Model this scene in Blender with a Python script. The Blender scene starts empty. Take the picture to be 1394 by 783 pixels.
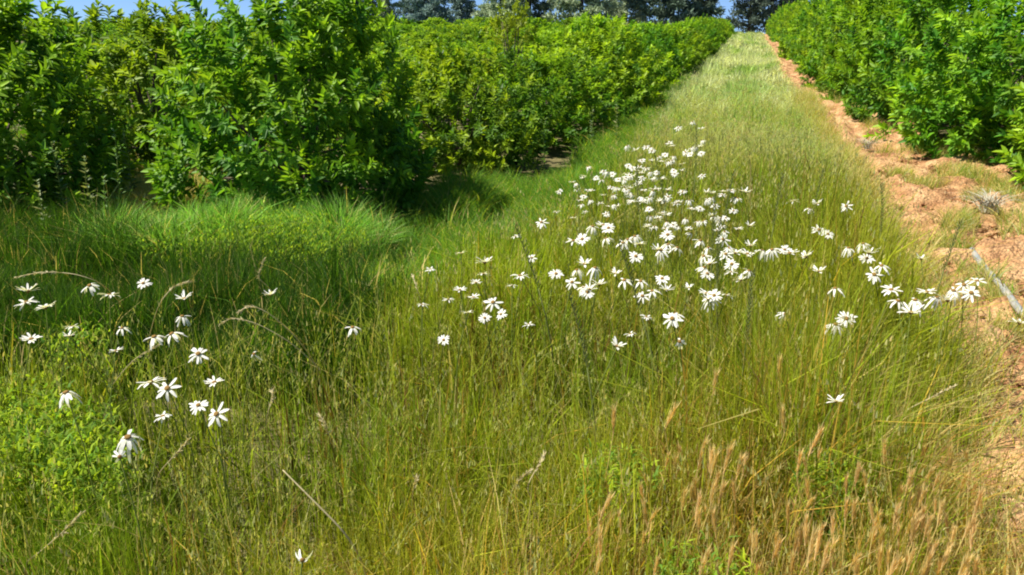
import bpy, math, random
import numpy as np
from mathutils import Vector, Matrix, Euler

random.seed(7)
rng = np.random.default_rng(11)
sc = bpy.context.scene
COL = sc.collection
R = math.radians

# ------------------------------------------------------------------ frame of the place
F = 1007.0            # focal length in photo pixels
EYE = 1.55            # camera height
SLOPE = math.tan(R(6.0))
PITCH = R(14.1)
ROW = R(17.0)         # the orchard rows run this much to the right of +Y


def smooth(a, b, x):
    t = np.clip((x - a) / (b - a), 0, 1)
    return t * t * (3 - 2 * t)


def _hash(ix, iy, s):
    h = np.sin(ix * 127.1 + iy * 311.7 + s * 74.7) * 43758.5453
    return h - np.floor(h)


def noise(x, y, s=0.0):
    x = np.asarray(x, float); y = np.asarray(y, float)
    ix = np.floor(x); iy = np.floor(y)
    fx = x - ix; fy = y - iy
    fx = fx * fx * (3 - 2 * fx); fy = fy * fy * (3 - 2 * fy)
    a = _hash(ix, iy, s); b = _hash(ix + 1, iy, s)
    c = _hash(ix, iy + 1, s); d = _hash(ix + 1, iy + 1, s)
    return (a + (b - a) * fx) * (1 - fy) + (c + (d - c) * fx) * fy


def fbm(x, y, s=0.0, o=4):
    r = 0; amp = 0.5
    for k in range(o):
        r = r + amp * noise(x, y, s + k * 3.3)
        x = x * 2.03; y = y * 2.03; amp *= 0.5
    return r


cR, sR = math.cos(ROW), math.sin(ROW)


def uv_of(x, y):
    return x * cR - y * sR, x * sR + y * cR


def xy_of(u, v):
    return u * cR + v * sR, -u * sR + v * cR


def uL(v):
    return np.interp(v, [0, 1.6, 2.6, 3.7, 5, 8, 12, 80], [-4.2, -3.0, -1.6, -1.55, -1.1, -1.1, -1.2, -1.4])


def uR(v):
    return np.interp(v, [0, 2, 3, 5, 8, 15, 30, 80], [.60, .74, .86, 1.0, 1.0, 1.0, 1.05, 1.2])


def gz(x, y):
    x = np.asarray(x, float); y = np.asarray(y, float)
    base = SLOPE * np.minimum(y, 74)
    yy = np.maximum(y - 74, 0)
    base = base + SLOPE * 4 * (1 - np.exp(-yy / 4)) - 0.11 * np.maximum(yy - 6, 0)
    u, v = uv_of(x, y)
    furrow = -0.14 * smooth(0.2, 1.0, uL(v) - u) * smooth(1.5, 2.8, v)
    und = 0.10 * (fbm(x * 0.5, y * 0.5, 5, 3) - 0.45)
    crest = 0.05 * np.sin(v * 0.55) * smooth(8, 14, v)
    return base + furrow + und + crest


def at(px, py, h=0.0):
    """photo pixel -> the point on the ground (raised by h) it looks at"""
    a = (px - 697) / F; b = -(py - 391.5) / F
    d = np.array([a, math.cos(PITCH) + b * math.sin(PITCH), -math.sin(PITCH) + b * math.cos(PITCH)])
    t = 0.5
    # march
    prev = t
    while t < 120:
        p = d * t
        if EYE + p[2] - (float(gz(p[0], p[1])) + h) < 0:
            lo, hi = prev, t
            for _ in range(24):
                m = (lo + hi) / 2; p = d * m
                if EYE + p[2] - (float(gz(p[0], p[1])) + h) < 0: hi = m
                else: lo = m
            p = d * hi
            return p[0], p[1], hi
        prev = t; t += 0.05 + t * 0.01
    p = d * 80
    return p[0], p[1], 80.0


# ------------------------------------------------------------------ materials
def new_mat(name):
    m = bpy.data.materials.new(name); m.use_nodes = True
    nt = m.node_tree; nt.nodes.clear()
    out = nt.nodes.new('ShaderNodeOutputMaterial')
    return m, nt, out


def foliage_mat(name, rough=0.5, spec=0.3, trans=0.35, tint=(1.0, 1.0, 1.0), per_object=0.0, const=None, warm=1.0):
    m, nt, out = new_mat(name)
    N, L = nt.nodes.new, nt.links.new
    if const is None:
        at_ = N('ShaderNodeAttribute'); at_.attribute_name = 'Col'
        src = at_.outputs['Color']
    else:
        rgb = N('ShaderNodeRGB'); rgb.outputs[0].default_value = (*const, 1)
        tc = N('ShaderNodeTexCoord'); nz = N('ShaderNodeTexNoise'); nz.inputs['Scale'].default_value = 60
        L(tc.outputs['Object'], nz.inputs['Vector'])
        hs0 = N('ShaderNodeHueSaturation'); L(rgb.outputs[0], hs0.inputs['Color'])
        mr0 = N('ShaderNodeMapRange'); mr0.inputs[3].default_value = 0.75; mr0.inputs[4].default_value = 1.2
        L(nz.outputs['Fac'], mr0.inputs[0]); L(mr0.outputs[0], hs0.inputs['Value'])
        src = hs0.outputs[0]
    if per_object:
        oi = N('ShaderNodeObjectInfo'); hs = N('ShaderNodeHueSaturation')
        mr = N('ShaderNodeMapRange'); mr.inputs[3].default_value = 0.5 - 0.02 * per_object; mr.inputs[4].default_value = 0.5 + 0.012 * per_object
        L(oi.outputs['Random'], mr.inputs[0]); L(mr.outputs[0], hs.inputs['Hue'])
        mv = N('ShaderNodeMapRange'); mv.inputs[3].default_value = 1 - 0.15 * per_object; mv.inputs[4].default_value = 1 + 0.2 * per_object
        mm = N('ShaderNodeMath'); mm.operation = 'FRACT'; m7 = N('ShaderNodeMath'); m7.operation = 'MULTIPLY'; m7.inputs[1].default_value = 7.31
        L(oi.outputs['Random'], m7.inputs[0]); L(m7.outputs[0], mm.inputs[0]); L(mm.outputs[0], mv.inputs[0]); L(mv.outputs[0], hs.inputs['Value'])
        L(src, hs.inputs['Color']); src = hs.outputs[0]
    mx = N('ShaderNodeMix'); mx.data_type = 'RGBA'; mx.blend_type = 'MULTIPLY'; mx.inputs[0].default_value = 1
    mx.inputs[7].default_value = (*tint, 1); L(src, mx.inputs[6]); src = mx.outputs[2]
    p = N('ShaderNodeBsdfPrincipled'); p.inputs['Roughness'].default_value = rough; p.inputs['Specular IOR Level'].default_value = spec
    L(src, p.inputs['Base Color'])
    tr = N('ShaderNodeBsdfTranslucent')
    g = N('ShaderNodeMix'); g.data_type = 'RGBA'; g.blend_type = 'MULTIPLY'; g.inputs[0].default_value = 1
    g.inputs[7].default_value = (1.5 * warm, 1.5, 0.7, 1) if trans > 0.2 else (1, 1, 1, 1)
    L(src, g.inputs[6]); L(g.outputs[2], tr.inputs['Color'])
    ms = N('ShaderNodeMixShader'); ms.inputs[0].default_value = trans
    L(p.outputs[0], ms.inputs[1]); L(tr.outputs[0], ms.inputs[2]); L(ms.outputs[0], out.inputs[0])
    return m


def noise_mat(name, c1, c2, scale, rough=0.85, bump=0.3, detail=8, c3=None):
    m, nt, out = new_mat(name)
    N, L = nt.nodes.new, nt.links.new
    tc = N('ShaderNodeTexCoord'); nz = N('ShaderNodeTexNoise'); nz.inputs['Scale'].default_value = scale; nz.inputs['Detail'].default_value = detail
    L(tc.outputs['Object'], nz.inputs['Vector'])
    cr = N('ShaderNodeValToRGB'); cr.color_ramp.elements[0].position = 0.32; cr.color_ramp.elements[1].position = 0.68
    cr.color_ramp.elements[0].color = (*c1, 1); cr.color_ramp.elements[1].color = (*c2, 1)
    if c3:
        e = cr.color_ramp.elements.new(0.5); e.color = (*c3, 1)
    L(nz.outputs['Fac'], cr.inputs[0])
    p = N('ShaderNodeBsdfPrincipled'); p.inputs['Roughness'].default_value = rough; p.inputs['Specular IOR Level'].default_value = 0.2
    L(cr.outputs[0], p.inputs['Base Color'])
    n2 = N('ShaderNodeTexNoise'); n2.inputs['Scale'].default_value = scale * 6; n2.inputs['Detail'].default_value = 8
    L(tc.outputs['Object'], n2.inputs['Vector'])
    b = N('ShaderNodeBump'); b.inputs['Strength'].default_value = bump; b.inputs['Distance'].default_value = 0.02
    L(n2.outputs['Fac'], b.inputs['Height']); L(b.outputs[0], p.inputs['Normal'])
    L(p.outputs[0], out.inputs[0])
    return m


M_leaf = foliage_mat('orchard_leaf', rough=0.5, spec=0.22, trans=0.36, per_object=0.8)
M_pine = foliage_mat('pine_needles', rough=0.7, spec=0.15, trans=0.19, per_object=1.0)
M_grass = foliage_mat('grass_blade', rough=0.6, spec=0.1, trans=0.45)
M_weed = foliage_mat('weed_leaf', rough=0.5, spec=0.3, trans=0.3)
M_petal = foliage_mat('petal_white', rough=0.6, spec=0.1, trans=0.3, const=(0.74, 0.72, 0.66))
M_disc = foliage_mat('daisy_centre', rough=0.8, spec=0.1, trans=0.0, const=(0.22, 0.13, 0.035))
M_stem = foliage_mat('daisy_stem', rough=0.6, spec=0.2, trans=0.2, const=(0.17, 0.21, 0.035))
M_straw = foliage_mat('dry_straw', rough=0.6, spec=0.2, trans=0.25, const=(0.52, 0.44, 0.24))
M_spike = foliage_mat('dark_spike', rough=0.7, spec=0.2, trans=0.05, const=(0.13, 0.15, 0.04))
M_ear = foliage_mat('barley_ear', rough=0.6, spec=0.2, trans=0.35, const=(0.70, 0.52, 0.22), per_object=.5)
M_earstem = foliage_mat('barley_stem', rough=0.6, spec=0.2, trans=0.25, const=(0.54, 0.42, 0.13))
M_bark = noise_mat('bark', (0.06, 0.045, 0.03), (0.17, 0.13, 0.09), 18, bump=0.6)
M_pbark = noise_mat('pine_bark', (0.035, 0.026, 0.022), (0.10, 0.07, 0.055), 3, bump=0.8)
M_soil = noise_mat('orange_soil', (0.23, 0.10, 0.04), (0.54, 0.34, 0.165), 5, bump=0.9, c3=(0.41, 0.225, 0.10))
def crumb(m):
    nt = m.node_tree; N, L = nt.nodes.new, nt.links.new
    p = next(n for n in nt.nodes if n.type == 'BSDF_PRINCIPLED'); src = p.inputs['Base Color'].links[0].from_socket
    tc = N('ShaderNodeTexCoord'); vo = N('ShaderNodeTexVoronoi'); vo.inputs['Scale'].default_value = 60
    L(tc.outputs['Object'], vo.inputs['Vector'])
    hs = N('ShaderNodeHueSaturation'); sep = N('ShaderNodeSeparateColor'); L(vo.outputs['Color'], sep.inputs[0])
    mr = N('ShaderNodeMapRange'); mr.inputs[3].default_value = .62; mr.inputs[4].default_value = 1.3; L(sep.outputs[0], mr.inputs[0]); L(mr.outputs[0], hs.inputs['Value'])
    L(src, hs.inputs['Color']); L(hs.outputs[0], p.inputs['Base Color'])
    b0 = p.inputs['Normal'].links[0].from_node; b = N('ShaderNodeBump'); b.inputs['Strength'].default_value = .8; b.inputs['Distance'].default_value = .012
    L(vo.outputs['Distance'], b.inputs['Height']); b.invert = True; L(b0.outputs[0], b.inputs['Normal']); L(b.outputs[0], p.inputs['Normal'])


crumb(M_soil)
M_ground = noise_mat('meadow_soil', (0.05, 0.05, 0.016), (0.17, 0.14, 0.06), 9, bump=0.6)
M_hose = noise_mat('weathered_hose', (0.20, 0.23, 0.24), (0.36, 0.33, 0.27), 14, rough=0.45, bump=0.08)
M_twig = noise_mat('dead_twig', (0.03, 0.02, 0.015), (0.12, 0.08, 0.05), 30)
M_greydry = foliage_mat('grey_dry_leaf', rough=0.8, spec=0.1, trans=0.1, const=(0.42, 0.40, 0.30))


# ------------------------------------------------------------------ mesh helpers
def np_mesh(name, V, Q, C=None, mat=None, smooth_=False):
    V = np.asarray(V, np.float32).reshape(-1, 3); Q = np.asarray(Q, np.int32)
    k = Q.shape[1]
    me = bpy.data.meshes.new(name)
    me.vertices.add(len(V)); me.vertices.foreach_set('co', V.ravel())
    me.loops.add(Q.size); me.loops.foreach_set('vertex_index', Q.ravel())
    me.polygons.add(len(Q))
    me.polygons.foreach_set('loop_start', np.arange(0, Q.size, k, dtype=np.int32))
    if smooth_:
        me.polygons.foreach_set('use_smooth', np.ones(len(Q), dtype=bool))
    if C is not None:
        ca = me.color_attributes.new('Col', 'FLOAT_COLOR', 'POINT')
        cc = np.ones((len(V), 4), np.float32); cc[:, :3] = C
        ca.data.foreach_set('color', cc.ravel())
    me.update(calc_edges=True)
    if mat: me.materials.append(mat)
    return me


def link(name, me, parent=None):
    o = bpy.data.objects.new(name, me); COL.objects.link(o)
    if parent: o.parent = parent
    return o


def tag(o, label=None, cat=None, group=None, kind=None):
    if label: o['label'] = label
    if cat: o['category'] = cat
    if group: o['group'] = group
    if kind: o['kind'] = kind
    return o


def empty(name, loc=(0, 0, 0), rz=0):
    o = bpy.data.objects.new(name, None); COL.objects.link(o)
    o.location = loc; o.rotation_euler = (0, 0, rz); o.empty_display_size = 0.05
    return o


def dup(root):
    r = root.copy(); COL.objects.link(r)
    for ch in list(root.children):
        c = ch.copy(); COL.objects.link(c); c.parent = r
        for g in list(ch.children):
            d = g.copy(); COL.objects.link(d); d.parent = c
    return r


class Geo:
    """collects quads"""
    def __init__(s): s.V = []; s.Q = []; s.C = []; s.n = 0
    def add(s, V, Q, C=None):
        V = np.asarray(V, float).reshape(-1, 3); Q = np.asarray(Q, int).reshape(-1, 4)
        s.V.append(V); s.Q.append(Q + s.n); s.n += len(V)
        if C is not None: s.C.append(np.broadcast_to(np.asarray(C, float), (len(V), 3)))
    def mesh(s, name, mat, smooth_=False):
        return np_mesh(name, np.concatenate(s.V), np.concatenate(s.Q), np.concatenate(s.C) if s.C else None, mat, smooth_)


def tube(g, pts, radii, n=6, C=None):
    pts = np.asarray(pts, float); k = len(pts)
    T = np.gradient(pts, axis=0); T /= np.linalg.norm(T, axis=1)[:, None] + 1e-9
    ref = np.array([0.31, 0.95, 0.05])
    A = np.cross(T, ref); A /= np.linalg.norm(A, axis=1)[:, None] + 1e-9
    B = np.cross(T, A)
    a = np.arange(n) * 2 * math.pi / n
    V = pts[:, None] + (A[:, None] * np.cos(a)[None, :, None] + B[:, None] * np.sin(a)[None, :, None]) * np.asarray(radii, float)[:, None, None]
    Q = [[i * n + j, i * n + (j + 1) % n, (i + 1) * n + (j + 1) % n, (i + 1) * n + j] for i in range(k - 1) for j in range(n)]
    V = V.reshape(-1, 3)
    # end cap
    c = len(V); V = np.vstack([V, pts[-1] + T[-1] * radii[-1] * 0.5])
    Q += [[(k - 1) * n + j, (k - 1) * n + (j + 1) % n, c, c] for j in range(0)]
    if n % 2 == 0:
        for j in range(0, n, 2):
            Q.append([(k - 1) * n + j, (k - 1) * n + (j + 1) % n, (k - 1) * n + (j + 2) % n, c])
    g.add(V, Q, C)


def ribbons(P, H, ang, lean, face, width, seg=3, power=2.0, tip=0.12):
    """curved tapering blades; returns V, Q and verts per blade"""
    N = len(P)
    t = np.linspace(0, 1, seg + 1)
    fw = np.where(t < 0.999, 1 - 0.75 * t ** 1.6, tip)
    D = np.stack([np.cos(ang), np.sin(ang), np.zeros(N)], 1)
    S = np.stack([np.cos(face), np.sin(face), np.zeros(N)], 1)
    Cn = P[:, None, :] + D[:, None, :] * (H * lean)[:, None, None] * (t ** power)[None, :, None]
    Cn[:, :, 2] += H[:, None] * (t[None, :] - 0.35 * np.minimum(lean, 1.6)[:, None] * t[None, :] ** 3)
    off = S[:, None, :] * (width[:, None] * fw[None, :] * 0.5)[:, :, None]
    V = np.stack([Cn - off, Cn + off], 2).reshape(N, -1, 3)
    k = 2 * (seg + 1)
    q = np.array([[2 * i, 2 * i + 1, 2 * i + 3, 2 * i + 2] for i in range(seg)])
    Q = (q[None] + (np.arange(N) * k)[:, None, None]).reshape(-1, 4)
    return V.reshape(-1, 3), Q, k, Cn


def mixc(a, b, t):
    a = np.asarray(a, float); b = np.asarray(b, float)
    t = np.asarray(t)[..., None]
    return a * (1 - t) + b * t


# ------------------------------------------------------------------ ground
def axis(fine0, fine1, step, lo, hi, grow=1.16):
    a = list(np.arange(fine0, fine1, step)); s = step; v = a[-1]
    while v < hi: s *= grow; v += s; a.append(v)
    s = step; v = a[0]; b = []
    while v > lo: s *= grow; v -= s; b.append(v)
    return np.array(b[::-1] + a)


xs = axis(-7, 5, 0.08, -900, 900); ys = axis(0.2, 14, 0.08, -60, 1500, 1.06)
X, Y = np.meshgrid(xs, ys)
Z = gz(X, Y) - 0.03
V = np.stack([X, Y, Z], -1).reshape(-1, 3)
nx, ny = len(xs), len(ys)
i, j = np.meshgrid(np.arange(nx - 1), np.arange(ny - 1)); a = (j * nx + i).ravel()
g = link('ground', np_mesh('ground', V, np.stack([a, a + 1, a + nx + 1, a + nx], 1), None, M_ground, True))
tag(g, 'brown meadow soil under the grass and the orchard trees', kind='structure')

# dirt track: bare orange soil between the grass strip and the right-hand trees
vs = np.concatenate([np.arange(0.3, 9, 0.035), np.arange(9, 76, 0.15)])
ws = np.linspace(0, 1, 60)
W_, V_ = np.meshgrid(ws, vs)
e0 = uR(V_) - 0.22 + 0.25 * (fbm(V_ * 0.9, V_ * 0 + 3, 2, 3) - 0.45)
e1 = np.interp(V_, [0, 5, 9, 12, 16, 80], [3.4, 3.6, 3.3, 2.6, 2.1, 2.2])
U_ = e0 + (e1 - e0) * W_
X, Y = xy_of(U_, V_)
clod = np.maximum(fbm(X * 5, Y * 5, 9, 4) - 0.42, 0) * 0.34 + 0.10 * np.maximum(fbm(X * 14, Y * 14, 4, 3) - 0.42, 0)
rut = -0.05 * np.exp(-((U_ - 1.45) / 0.28) ** 2) * smooth(2, 4, V_)
edge = smooth(0, 0.12, W_) * smooth(0, 0.1, 1 - W_)
Z = gz(X, Y) - 0.045 + edge * (0.05 + clod + 0.4 * rut)
V = np.stack([X, Y, Z], -1).reshape(-1, 3)
nx, ny = len(ws), len(vs)
i, j = np.meshgrid(np.arange(nx - 1), np.arange(ny - 1)); a = (j * nx + i).ravel()
g = link('dirt_track', np_mesh('dirt_track', V, np.stack([a, a + 1, a + nx + 1, a + nx], 1), None, M_soil, True))
tag(g, 'bare cloddy orange soil track beside the right-hand trees', kind='structure')


def track_z(x, y):
    return float(gz(x, y)) + 0.03


# loose clods of soil: nobody could count them
def clods():
    G = Geo()
    ico = [(0, 0, 1), (0, 0, -1)]
    n = 8; m = 4
    for _ in range(3200):
        v = 1.4 + 8 * rng.random() ** 1.6; u = float(uR(v)) + rng.random() * 2.2 - 0.05
        x, y = xy_of(u, v); r = 0.005 + 0.03 * rng.random() ** 5
        th = np.linspace(0.15, math.pi - 0.15, m + 1); ph = np.arange(n) * 2 * math.pi / n
        T, Pp = np.meshgrid(th, ph, indexing='ij')
        rad = r * (0.75 + 0.5 * rng.random(T.shape))
        sx, sy, sz = 0.8 + 0.5 * rng.random(3)
        Vv = np.stack([rad * np.sin(T) * np.cos(Pp) * sx, rad * np.sin(T) * np.sin(Pp) * sy, rad * np.cos(T) * sz * 0.75], -1).reshape(-1, 3)
        Vv += np.array([x, y, float(gz(x, y)) + 0.02 + r * 0.4])
        Q = [[i * n + j, i * n + (j + 1) % n, (i + 1) * n + (j + 1) % n, (i + 1) * n + j] for i in range(m) for j in range(n)]
        Q += [[j, (j + 1) % n, (j + 2) % n, (j + 3) % n] for j in (0,)] 
        G.add(Vv, Q)
    o = link('loose_dirt', G.mesh('loose_dirt', M_soil, False))
    tag(o, 'loose crumbled clods of orange soil along the track', kind='stuff')


clods()


def litter():
    n = 2600; v = 1.4 + 9 * rng.random(n) ** 1.4; u = uR(v) + rng.random(n) ** 1.3 * 2.3 - .1
    x, y = xy_of(u, v)
    P = np.stack([x, y, gz(x, y) + .055 + .03 * rng.random(n)], 1)
    V, Q, k, _ = ribbons(P, .03 + .05 * rng.random(n), rng.random(n) * 6.28, 2.5 + rng.random(n), rng.random(n) * 6.28, .003 + .006 * rng.random(n), 2)
    c = mixc([.5, .4, .22], [.12, .07, .035], rng.random(n) ** .8)
    tag(link('leaf_litter', np_mesh('leaf_litter', V, Q, np.repeat(c, k, 0), M_grass)), 'dry straw bits and fallen leaves strewn over the orange soil', kind='stuff')


litter()


# ------------------------------------------------------------------ grass (stuff)
def scatter(y0, y1, dens, extra=1.2):
    out = []
    area_n = 0
    W1 = 0.86 * y1 + extra
    n = int((y1 - y0) * 2 * W1 * dens)
    x = (rng.random(n) * 2 - 1) * W1; y = y0 + rng.random(n) * (y1 - y0)
    k = np.abs(x) < 0.86 * y + extra
    return x[k], y[k]


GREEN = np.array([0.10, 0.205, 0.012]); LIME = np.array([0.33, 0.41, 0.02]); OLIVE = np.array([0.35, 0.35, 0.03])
STRAW = np.array([0.58, 0.45, 0.17]); ORANGE = np.array([0.52, 0.31, 0.05]); PALE = np.array([0.42, 0.45, 0.20]); SHADE_GREEN = np.array([0.02, 0.065, 0.010])  # last tone darkened to stand for shade in the left hollow
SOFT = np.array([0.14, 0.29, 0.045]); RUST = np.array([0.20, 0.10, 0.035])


GAPS = []
for (px, py, rr, dep, hh) in [(420, 470, .45, .88, .2), (345, 525, .34, .88, .25), (395, 560, .16, .85, .3), (525, 495, .18, .7, .3), (725, 640, .10, .85, .3), (520, 560, .14, .6, .3), (1240, 700, .16, .6, .15), (300, 430, .5, .8, .2), (120, 420, .5, .8, .2), (1085, 690, .1, .85, .3), (1160, 700, .1, .85, .3), (1010, 740, .08, .8, .3), (1290, 700, .1, .8, .2), (900, 700, .07, .7, .3), (470, 640, .09, .6, .3), (330, 690, .08, .6, .3), (640, 540, .1, .5, .3)]:
    a_ = at(px, py, hh); GAPS.append((a_[0], a_[1], rr, dep))


def gaps(x, y):
    m = np.ones(len(x))
    for (gx, gy, rr, dep) in GAPS:
        m *= 1 - dep * np.exp(-((x - gx) ** 2 + (y - gy) ** 2) / rr ** 2)
    return m


def meadow():
    VV, QQ, CC = [], [], []; base = 0
    #        y0   y1   dens  width   hmin hmax
    zones = [(0.35, 2.2, 7600, .0030, .28, .60), (2.2, 4.2, 4600, .0042, .28, .60), (4.2, 8, 2400, .0062, .27, .58),
             (8, 16, 1000, .009, .22, .45), (16, 34, 420, .016, .2, .4), (34, 80, 150, .035, .2, .38)]
    for (y0, y1, dens, w, h0, h1) in zones:
        x, y = scatter(y0, y1, dens)
        u, v = uv_of(x, y)
        jl = 0.35 * (fbm(x * 1.3, y * 1.3, 21, 3) - 0.45); jr = (0.5 - .3 * smooth(6, 10, v)) * (fbm(x * 2.2, y * 2.2, 33, 3) - 0.47)
        k = (u > uL(v) + jl) & (u < uR(v) + jr)
        # clumps
        cl = fbm(x * 4.5, y * 4.5, 41, 2)
        k &= rng.random(len(x)) < np.clip(0.34 + 2.6 * (cl - 0.26), 0.09, 1) * gaps(x, y)
        # foreground dark gap left of centre, gap at the bottom between clumps
        x, y, u, v, cl = x[k], y[k], u[k], v[k], cl[k]
        n = len(x)
        big = fbm(x * 1.1, y * 1.1, 51, 3)
        h = h0 + (h1 - h0) * np.clip(rng.random(n) * 0.55 + big * 0.75, 0, 1.15)
        # shorter towards the track edge, ruts through the far strip
        h *= 0.62 + 0.75 * (fbm(x * 3.1, y * 3.1, 91, 3) - .1) * (v < 9) + .38 * (v >= 9)
        h *= 1 + .58 * np.exp(-((u - .5) / .6) ** 2) * smooth(1.7, 2.6, v) * smooth(7.5, 5, v)
        h *= 0.55 + 0.45 * smooth(0, 0.35, uR(v) + jr[k] - u)
        h *= 1 - 0.45 * (np.exp(-((u + 0.55) / 0.2) ** 2) + np.exp(-((u - 0.55) / 0.2) ** 2)) * smooth(8, 12, v)
        h *= 1 + smooth(9, 13, v) * 1.1 * (fbm(x * 1.1, y * 1.1, 93, 3) - .45)
        t = rng.random(n)
        c = mixc(GREEN, LIME, np.clip(big * 1.6 - 0.3 + 0.35 * (t - .5), 0, 1))
        c = mixc(c, OLIVE, np.clip(fbm(x * 1.9, y * 1.9, 61, 3) * 2.0 - 0.45, 0, 0.85))
        # greener to the left, golden and rusty at the lower right
        gold = smooth(-0.6, 0.45, u) * smooth(3.1, 1.7, v)
        r2 = rng.random(n)
        dry = np.where(r2 < 0.09 + 0.42 * gold + 0.05 * (v < 2.2), 1.0, 0.0)
        c = mixc(c, np.where(rng.random(n)[:, None] < 0.5, STRAW, ORANGE), dry * (0.55 + 0.45 * rng.random(n)))
        left = smooth(-0.9, -1.7, u) * smooth(3.2, 2.2, v)
        c = mixc(c, GREEN * 0.8, left * 0.5)
        rust = smooth(0.52, 0.62, fbm(x * 1.7, y * 1.7, 71, 2) + 0.12) * (rng.random(n) < 0.18)
        c = mixc(c, RUST, rust * 0.8)
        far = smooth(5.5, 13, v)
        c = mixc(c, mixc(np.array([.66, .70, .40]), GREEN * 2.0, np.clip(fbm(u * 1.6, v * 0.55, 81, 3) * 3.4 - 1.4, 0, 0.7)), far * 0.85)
        c *= (0.5 + 0.95 * rng.random(n) ** 1.2)[:, None]
        ang = rng.random(n) * 2 * math.pi
        lean = (0.06 + 0.9 * rng.random(n) ** 2.2) * (1 + .8 * far)
        P = np.stack([x, y, gz(x, y) - 0.02], 1)
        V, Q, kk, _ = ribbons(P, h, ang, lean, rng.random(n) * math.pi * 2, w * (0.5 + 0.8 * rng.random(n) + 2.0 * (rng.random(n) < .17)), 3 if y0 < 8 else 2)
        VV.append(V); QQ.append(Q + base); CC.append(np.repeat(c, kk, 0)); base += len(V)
        # seed heads: small pale spikelets on part of the stems
        if y0 < 16:
            m = rng.random(n) < (0.022 if y0 < 4 else 0.07)
            m &= (h > h0 * 1.1)
            idx = np.nonzero(m)[0]
            hs = h[idx] * 1.12
            ns = 6
            for q in range(ns):
                tt = 0.84 + 0.17 * q / ns
                a2 = ang[idx]; le = lean[idx]
                cx = x[idx] + np.cos(a2) * hs * le * tt ** 2 + rng.normal(0, w * 1.4, len(idx))
                cy = y[idx] + np.sin(a2) * hs * le * tt ** 2 + rng.normal(0, w * 1.4, len(idx))
                cz = gz(x[idx], y[idx]) + hs * (tt - 0.35 * le * tt ** 3)
                Ps = np.stack([cx, cy, cz], 1)
                V, Q, kk, _ = ribbons(Ps, np.full(len(idx), 0.012 + w * 2), rng.random(len(idx)) * 6.28, 0.5 * rng.random(len(idx)), rng.random(len(idx)) * 6.28, np.full(len(idx), w * 1.3 + 0.0012), 2)
                cs = mixc(mixc(PALE, STRAW, rng.random(len(idx))), c[idx], 0.25 * np.ones(len(idx)))
                VV.append(V); QQ.append(Q + base); CC.append(np.repeat(cs, kk, 0)); base += len(V)
    # long thin pale culms criss-crossing above the blades, each with a loose feathery panicle
    for (y0, y1, dens, w) in [(.5, 2.4, 260, .0018), (2.4, 5, 180, .0026), (5, 12, 90, .005)]:
        x, y = scatter(y0, y1, dens); u, v = uv_of(x, y)
        k = (u > uL(v) + .1) & (u < uR(v) + .05); x, y = x[k], y[k]; n = len(x)
        h = .44 + .2 * rng.random(n); ang = rng.random(n) * 6.28; lean = .15 + .75 * rng.random(n) ** 1.3
        c = mixc(PALE * 1.0, STRAW, rng.random(n)) * (.6 + .5 * rng.random(n))[:, None]
        c = mixc(c, LIME, .85 * rng.random(n))
        V, Q, kk, Cn = ribbons(np.stack([x, y, gz(x, y) - .02], 1), h, ang, lean, rng.random(n) * 6.28, np.full(n, w), 6, tip=.2)
        VV.append(V); QQ.append(Q + base); CC.append(np.repeat(c, kk, 0)); base += len(V)
        for q in range(9):
            f = .72 + .28 * q / 9; A = Cn[:, 4] + (Cn[:, 6] - Cn[:, 4]) * ((f - .667) / .333)
            A = A + rng.normal(0, .006 + w, A.shape)
            m = len(A)
            V, Q, kk, _ = ribbons(A, np.full(m, .011 + w * 1.5), rng.random(m) * 6.28, .9 * rng.random(m), rng.random(m) * 6.28, np.full(m, .0012 + w * .7), 2, tip=.3)
            VV.append(V); QQ.append(Q + base); CC.append(np.repeat(c * 1.15, kk, 0)); base += len(V)
    o = link('meadow_grass', np_mesh('meadow_grass', np.concatenate(VV), np.concatenate(QQ), np.concatenate(CC), M_grass))
    tag(o, 'tall fine yellow-green meadow grass filling the strip between the tree rows', kind='stuff')


meadow()


def patch_grass(name, label, pts, h, w, cols, lean0=0.15, lean1=0.7, seg=4, jit=0.3, mat=None):
    """pts: (n,2) roots"""
    x, y = pts[:, 0], pts[:, 1]; n = len(x)
    hh = h * (1 - jit + 2 * jit * rng.random(n)) * (0.35 + 1.3 * fbm(x * 4, y * 4, 17, 2))
    c = mixc(cols[0], cols[1], rng.random(n))
    if len(cols) > 2:
        m = rng.random(n) < 0.14
        c[m] = cols[2]
        m = rng.random(n) < 0.05
        c[m] = STRAW
    c = c * (0.75 + 0.5 * rng.random(n))[:, None]
    P = np.stack([x, y, gz(x, y) - 0.02], 1)
    V, Q, k, _ = ribbons(P, hh, fbm(x * 2.6, y * 2.6, 23, 2) * 18 + rng.normal(0, 1.3, n), lean0 + (lean1 - lean0) * rng.random(n), rng.random(n) * 6.283, w * (0.4 + 0.7 * rng.random(n) + 1.2 * (rng.random(n) < .12)), seg)
    o = link(name, np_mesh(name, V, Q, np.repeat(c, k, 0), mat or M_grass))
    tag(o, label, kind='stuff')
    return o


def disc_pts(cx, cy, rx, ry, n, rot=0.0):
    r = np.sqrt(rng.random(n)); a = rng.random(n) * 6.283
    x = rx * r * np.cos(a); y = ry * r * np.sin(a)
    return np.stack([cx + x * math.cos(rot) - y * math.sin(rot), cy + x * math.sin(rot) + y * math.cos(rot)], 1)


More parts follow.
